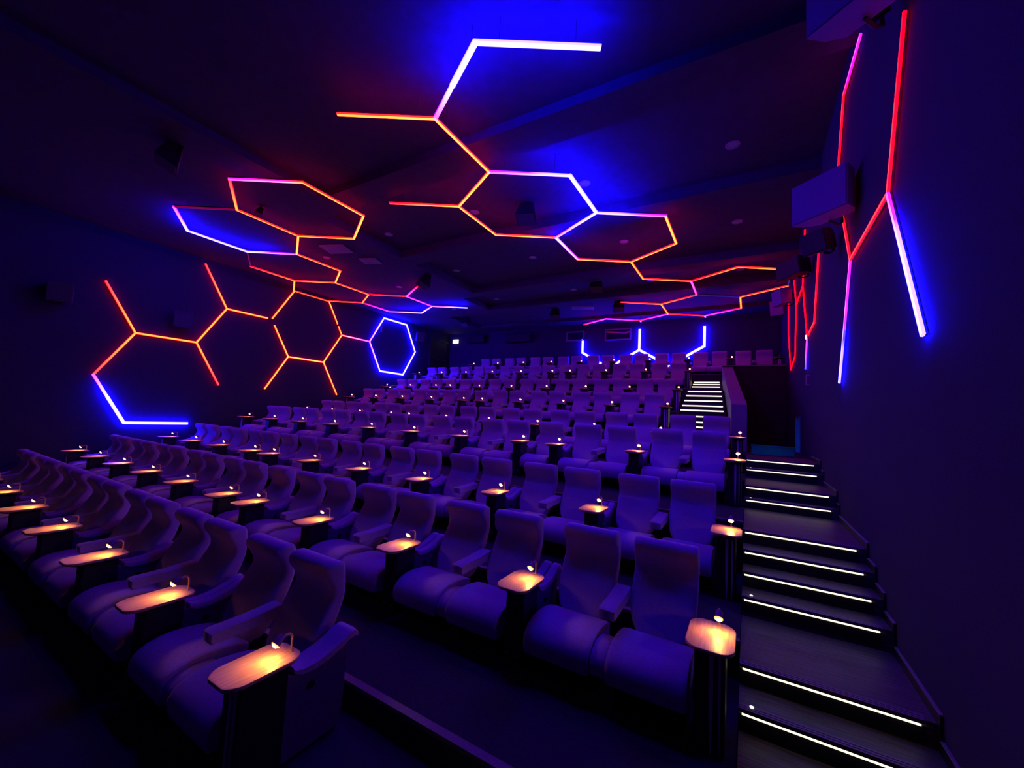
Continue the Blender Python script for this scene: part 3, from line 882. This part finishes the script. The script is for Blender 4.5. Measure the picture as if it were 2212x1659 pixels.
# ceiling signs and grilles
def ceiling_panel(x, y, z, w_, d_, tx, ty, m, label, name='ceiling_grille'):
    r = empty(name, (x, y, Z(z)))
    tag(r, label, 'vent')
    r.rotation_euler = (tx, ty, 0.35)
    f = MB().box(-w_ / 2, w_ / 2, -d_ / 2, d_ / 2, -0.04, 0.0, 0.006)
    ob('frame', f.mesh('frame', m), r)
    s_ = MB()
    for i in range(4):
        yy = -d_ / 2 + d_ * (i + 0.7) / 4.4
        s_.box(-w_ / 2 + 0.03, w_ / 2 - 0.03, yy - 0.012, yy + 0.012, -0.05, -0.041)
    ob('louvres', s_.mesh('louvres', m), r)
VENT = mat('vent_paint', (0.30, 0.28, 0.36), 0.6, 0.3, noise=20, amount=0.1)
ceiling_panel(-10.35, 7.05, SOF - 0.01, 0.75, 0.55, 0.0, 0.0, VENT, 'red-lit grille on the left ceiling below the upper hexagon')
ceiling_panel(-10.15, 8.1, SOF - 0.01, 0.55, 0.42, 0.0, 0.0, VENT, 'blue-lit grille on the left ceiling soffit')
ceiling_panel(-5.9, 15.3, 4.59, 0.9, 0.4, 0.0, 0.0, VENT, 'blue-lit grille on the ceiling near the back wall')
# recessed downlights, switched off
k = 0
DL = [(x, y) for y in (7.40, 10.40, 13.70) for x in (-0.27, -2.92, -5.68, -8.6 if y < 12 else -9.1, -11.3)]
for x, y in DL:
    z = pocket_z(x, y)
    r = empty('downlight', (x, y, Z(z)))
    col = {-0.27: 'rightmost', -2.92: 'second from right', -5.68: 'middle'}.get(x, 'leftmost' if x == -11.3 else 'fourth from right')
    rw_ = {7.40: 'front', 10.40: 'middle', 13.70: 'rear'}[y]
    tag(r, 'unlit round downlight in the ceiling, %s in the %s row of downlights' % (col, rw_), 'downlight', 'ceiling downlights')
    n = 18
    rg = []
    for rr, zz in ((0.085, 0.0), (0.115, 0.0), (0.118, -0.008), (0.09, -0.012), (0.085, -0.006)):
        rg.append([(rr * math.cos(2 * math.pi * i / n), rr * math.sin(2 * math.pi * i / n), zz) for i in range(n)])
    ob('trim_ring', MB().loft(rg, False, False).mesh('trim_ring', VENT), r)
    ob('lens', MB().tube([(0, 0, -0.001), (0, 0, -0.005)], 0.084, 18).mesh('lens', DLIGHT), r)

# ------------------------------------------------------------------ back wall fittings
def box_speaker(x, z, w_, h_, label):
    r = empty('box_speaker', (x, YB - 0.001, Z(z)))
    tag(r, label, 'speaker')
    ob('cabinet', MB().box(-w_ / 2, w_ / 2, -0.30, 0, -h_ / 2, h_ / 2, 0.015).mesh('cabinet', SPKB), r)
    ob('grille', MB().box(-w_ / 2 + 0.03, w_ / 2 - 0.03, -0.315, -0.301, -h_ / 2 + 0.03, h_ / 2 - 0.03).mesh('grille', SPKB), r)
box_speaker(-13.2, 4.17, 1.2, 0.42, 'black box speaker on the back wall right of the exit sign')
box_speaker(-10.45, 4.08, 1.5, 0.42, 'wide black box speaker on the back wall left of the projection windows')
def port(n, x0, x1, z0, z1, label, tube):
    r = empty('window_%d' % n, (0, 0, 0))
    r['kind'] = 'structure'
    r['label'] = label
    r['category'] = 'window'
    f = MB()
    f.box(x0 - 0.06, x0, YB - 0.09, YB - 0.001, Z(z0) - 0.06, Z(z1) + 0.06)
    f.box(x1, x1 + 0.06, YB - 0.09, YB - 0.001, Z(z0) - 0.06, Z(z1) + 0.06)
    f.box(x0, x1, YB - 0.09, YB - 0.001, Z(z0) - 0.06, Z(z0))
    f.box(x0, x1, YB - 0.09, YB - 0.001, Z(z1), Z(z1) + 0.06)
    ob('window_frame', f.mesh('window_frame', BULW), r)
    ob('pane', MB().box(x0, x1, YB - 0.03, YB - 0.012, Z(z0), Z(z1)).mesh('pane', GLASS), r)
port(1, -7.75, -6.95, 3.86, 4.22, 'dark projection window left of the pink ceiling bar end', False)
port(2, -5.80, -4.72, 3.80, 4.22, 'dark projection window with a pink gleam below the pink bars', True)
ex = empty('exit_sign', (-14.75, YB - 0.001, Z(4.14)))
tag(ex, 'small glowing pale green exit sign in the rear left corner', 'sign')
ob('sign_panel', MB().box(-0.20, 0.20, -0.09, -0.045, -0.11, 0.11, 0.01).mesh('sign_panel', EXITM), ex)
ob('sign_housing', MB().box(-0.21, 0.21, -0.044, 0.0, -0.12, 0.12, 0.01).mesh('sign_housing', SPKB), ex)
dr = empty('door_2', (0, 0, 0))
dr['kind'] = 'structure'
dr['label'] = 'dark rear exit door in the left wall beneath the exit sign'
dr['category'] = 'door'
DOORM = mat('door_paint', (0.035, 0.030, 0.030), 0.7, 0.2, noise=14, amount=0.1)
ob('door_leaf', MB().box(XL + 0.001, XL + 0.05, 16.75, 18.1, Z(1.887), Z(4.0)).mesh('door_leaf', DOORM), dr)
ob('door_frame', MB().box(XL + 0.001, XL + 0.09, 16.62, 16.749, Z(1.887), Z(4.10)).box(XL + 0.001, XL + 0.09, 18.101, 18.2, Z(1.887), Z(4.10)).box(XL + 0.001, XL + 0.09, 16.749, 18.101, Z(4.001), Z(4.10)).mesh('door_frame', DOORM), dr)
ob('push_bar', MB().tube([(XL + 0.10, 16.9, Z(2.95)), (XL + 0.10, 17.95, Z(2.95))], 0.02, 8).mesh('push_bar', STEEL), dr)
# right wall small fittings
wsp = empty('wall_spot', (XR - 0.001, 10.25, Z(1.97)))
tag(wsp, 'small round white light glowing on the right wall at the red bars', 'lamp')
ob('base', MB().tube([(0, 0, 0), (-0.03, 0, 0)], 0.06, 14).mesh('base', STEEL), wsp)
ob('lamp_lens', MB().tube([(-0.031, 0, 0), (-0.05, 0, 0), (-0.062, 0, 0)], [0.05, 0.045, 0.02], 14).mesh('lamp_lens', SPOTM), wsp)
hr = empty('grab_bar', (XR - 0.001, 10.15, Z(1.055)))
tag(hr, 'small vertical grey grab bar on the right wall below the blue bar end', 'grab bar')
ob('grip', MB().tube([(-0.05, 0, -0.11), (-0.05, 0, 0.11)], 0.010, 8).mesh('grip', METAL), hr)
ob('fixings', MB().tube([(0, 0, -0.10), (-0.05, 0, -0.10)], 0.012, 8).tube([(0, 0, 0.10), (-0.05, 0, 0.10)], 0.012, 8).mesh('fixings', METAL), hr)
stp = empty('step_marker_light', (XL + 0.001, 14.05, Z(1.10)))
tag(stp, 'short white marker light low on the left wall beside the seventh row', 'lamp')
ob('housing', MB().box(0, 0.05, -0.33, 0.33, -0.03, 0.03, 0.006).mesh('housing', STEEL), stp)
ob('lamp_lens', MB().box(0.0505, 0.06, -0.31, 0.31, -0.022, 0.022).mesh('lamp_lens', STEPW), stp)
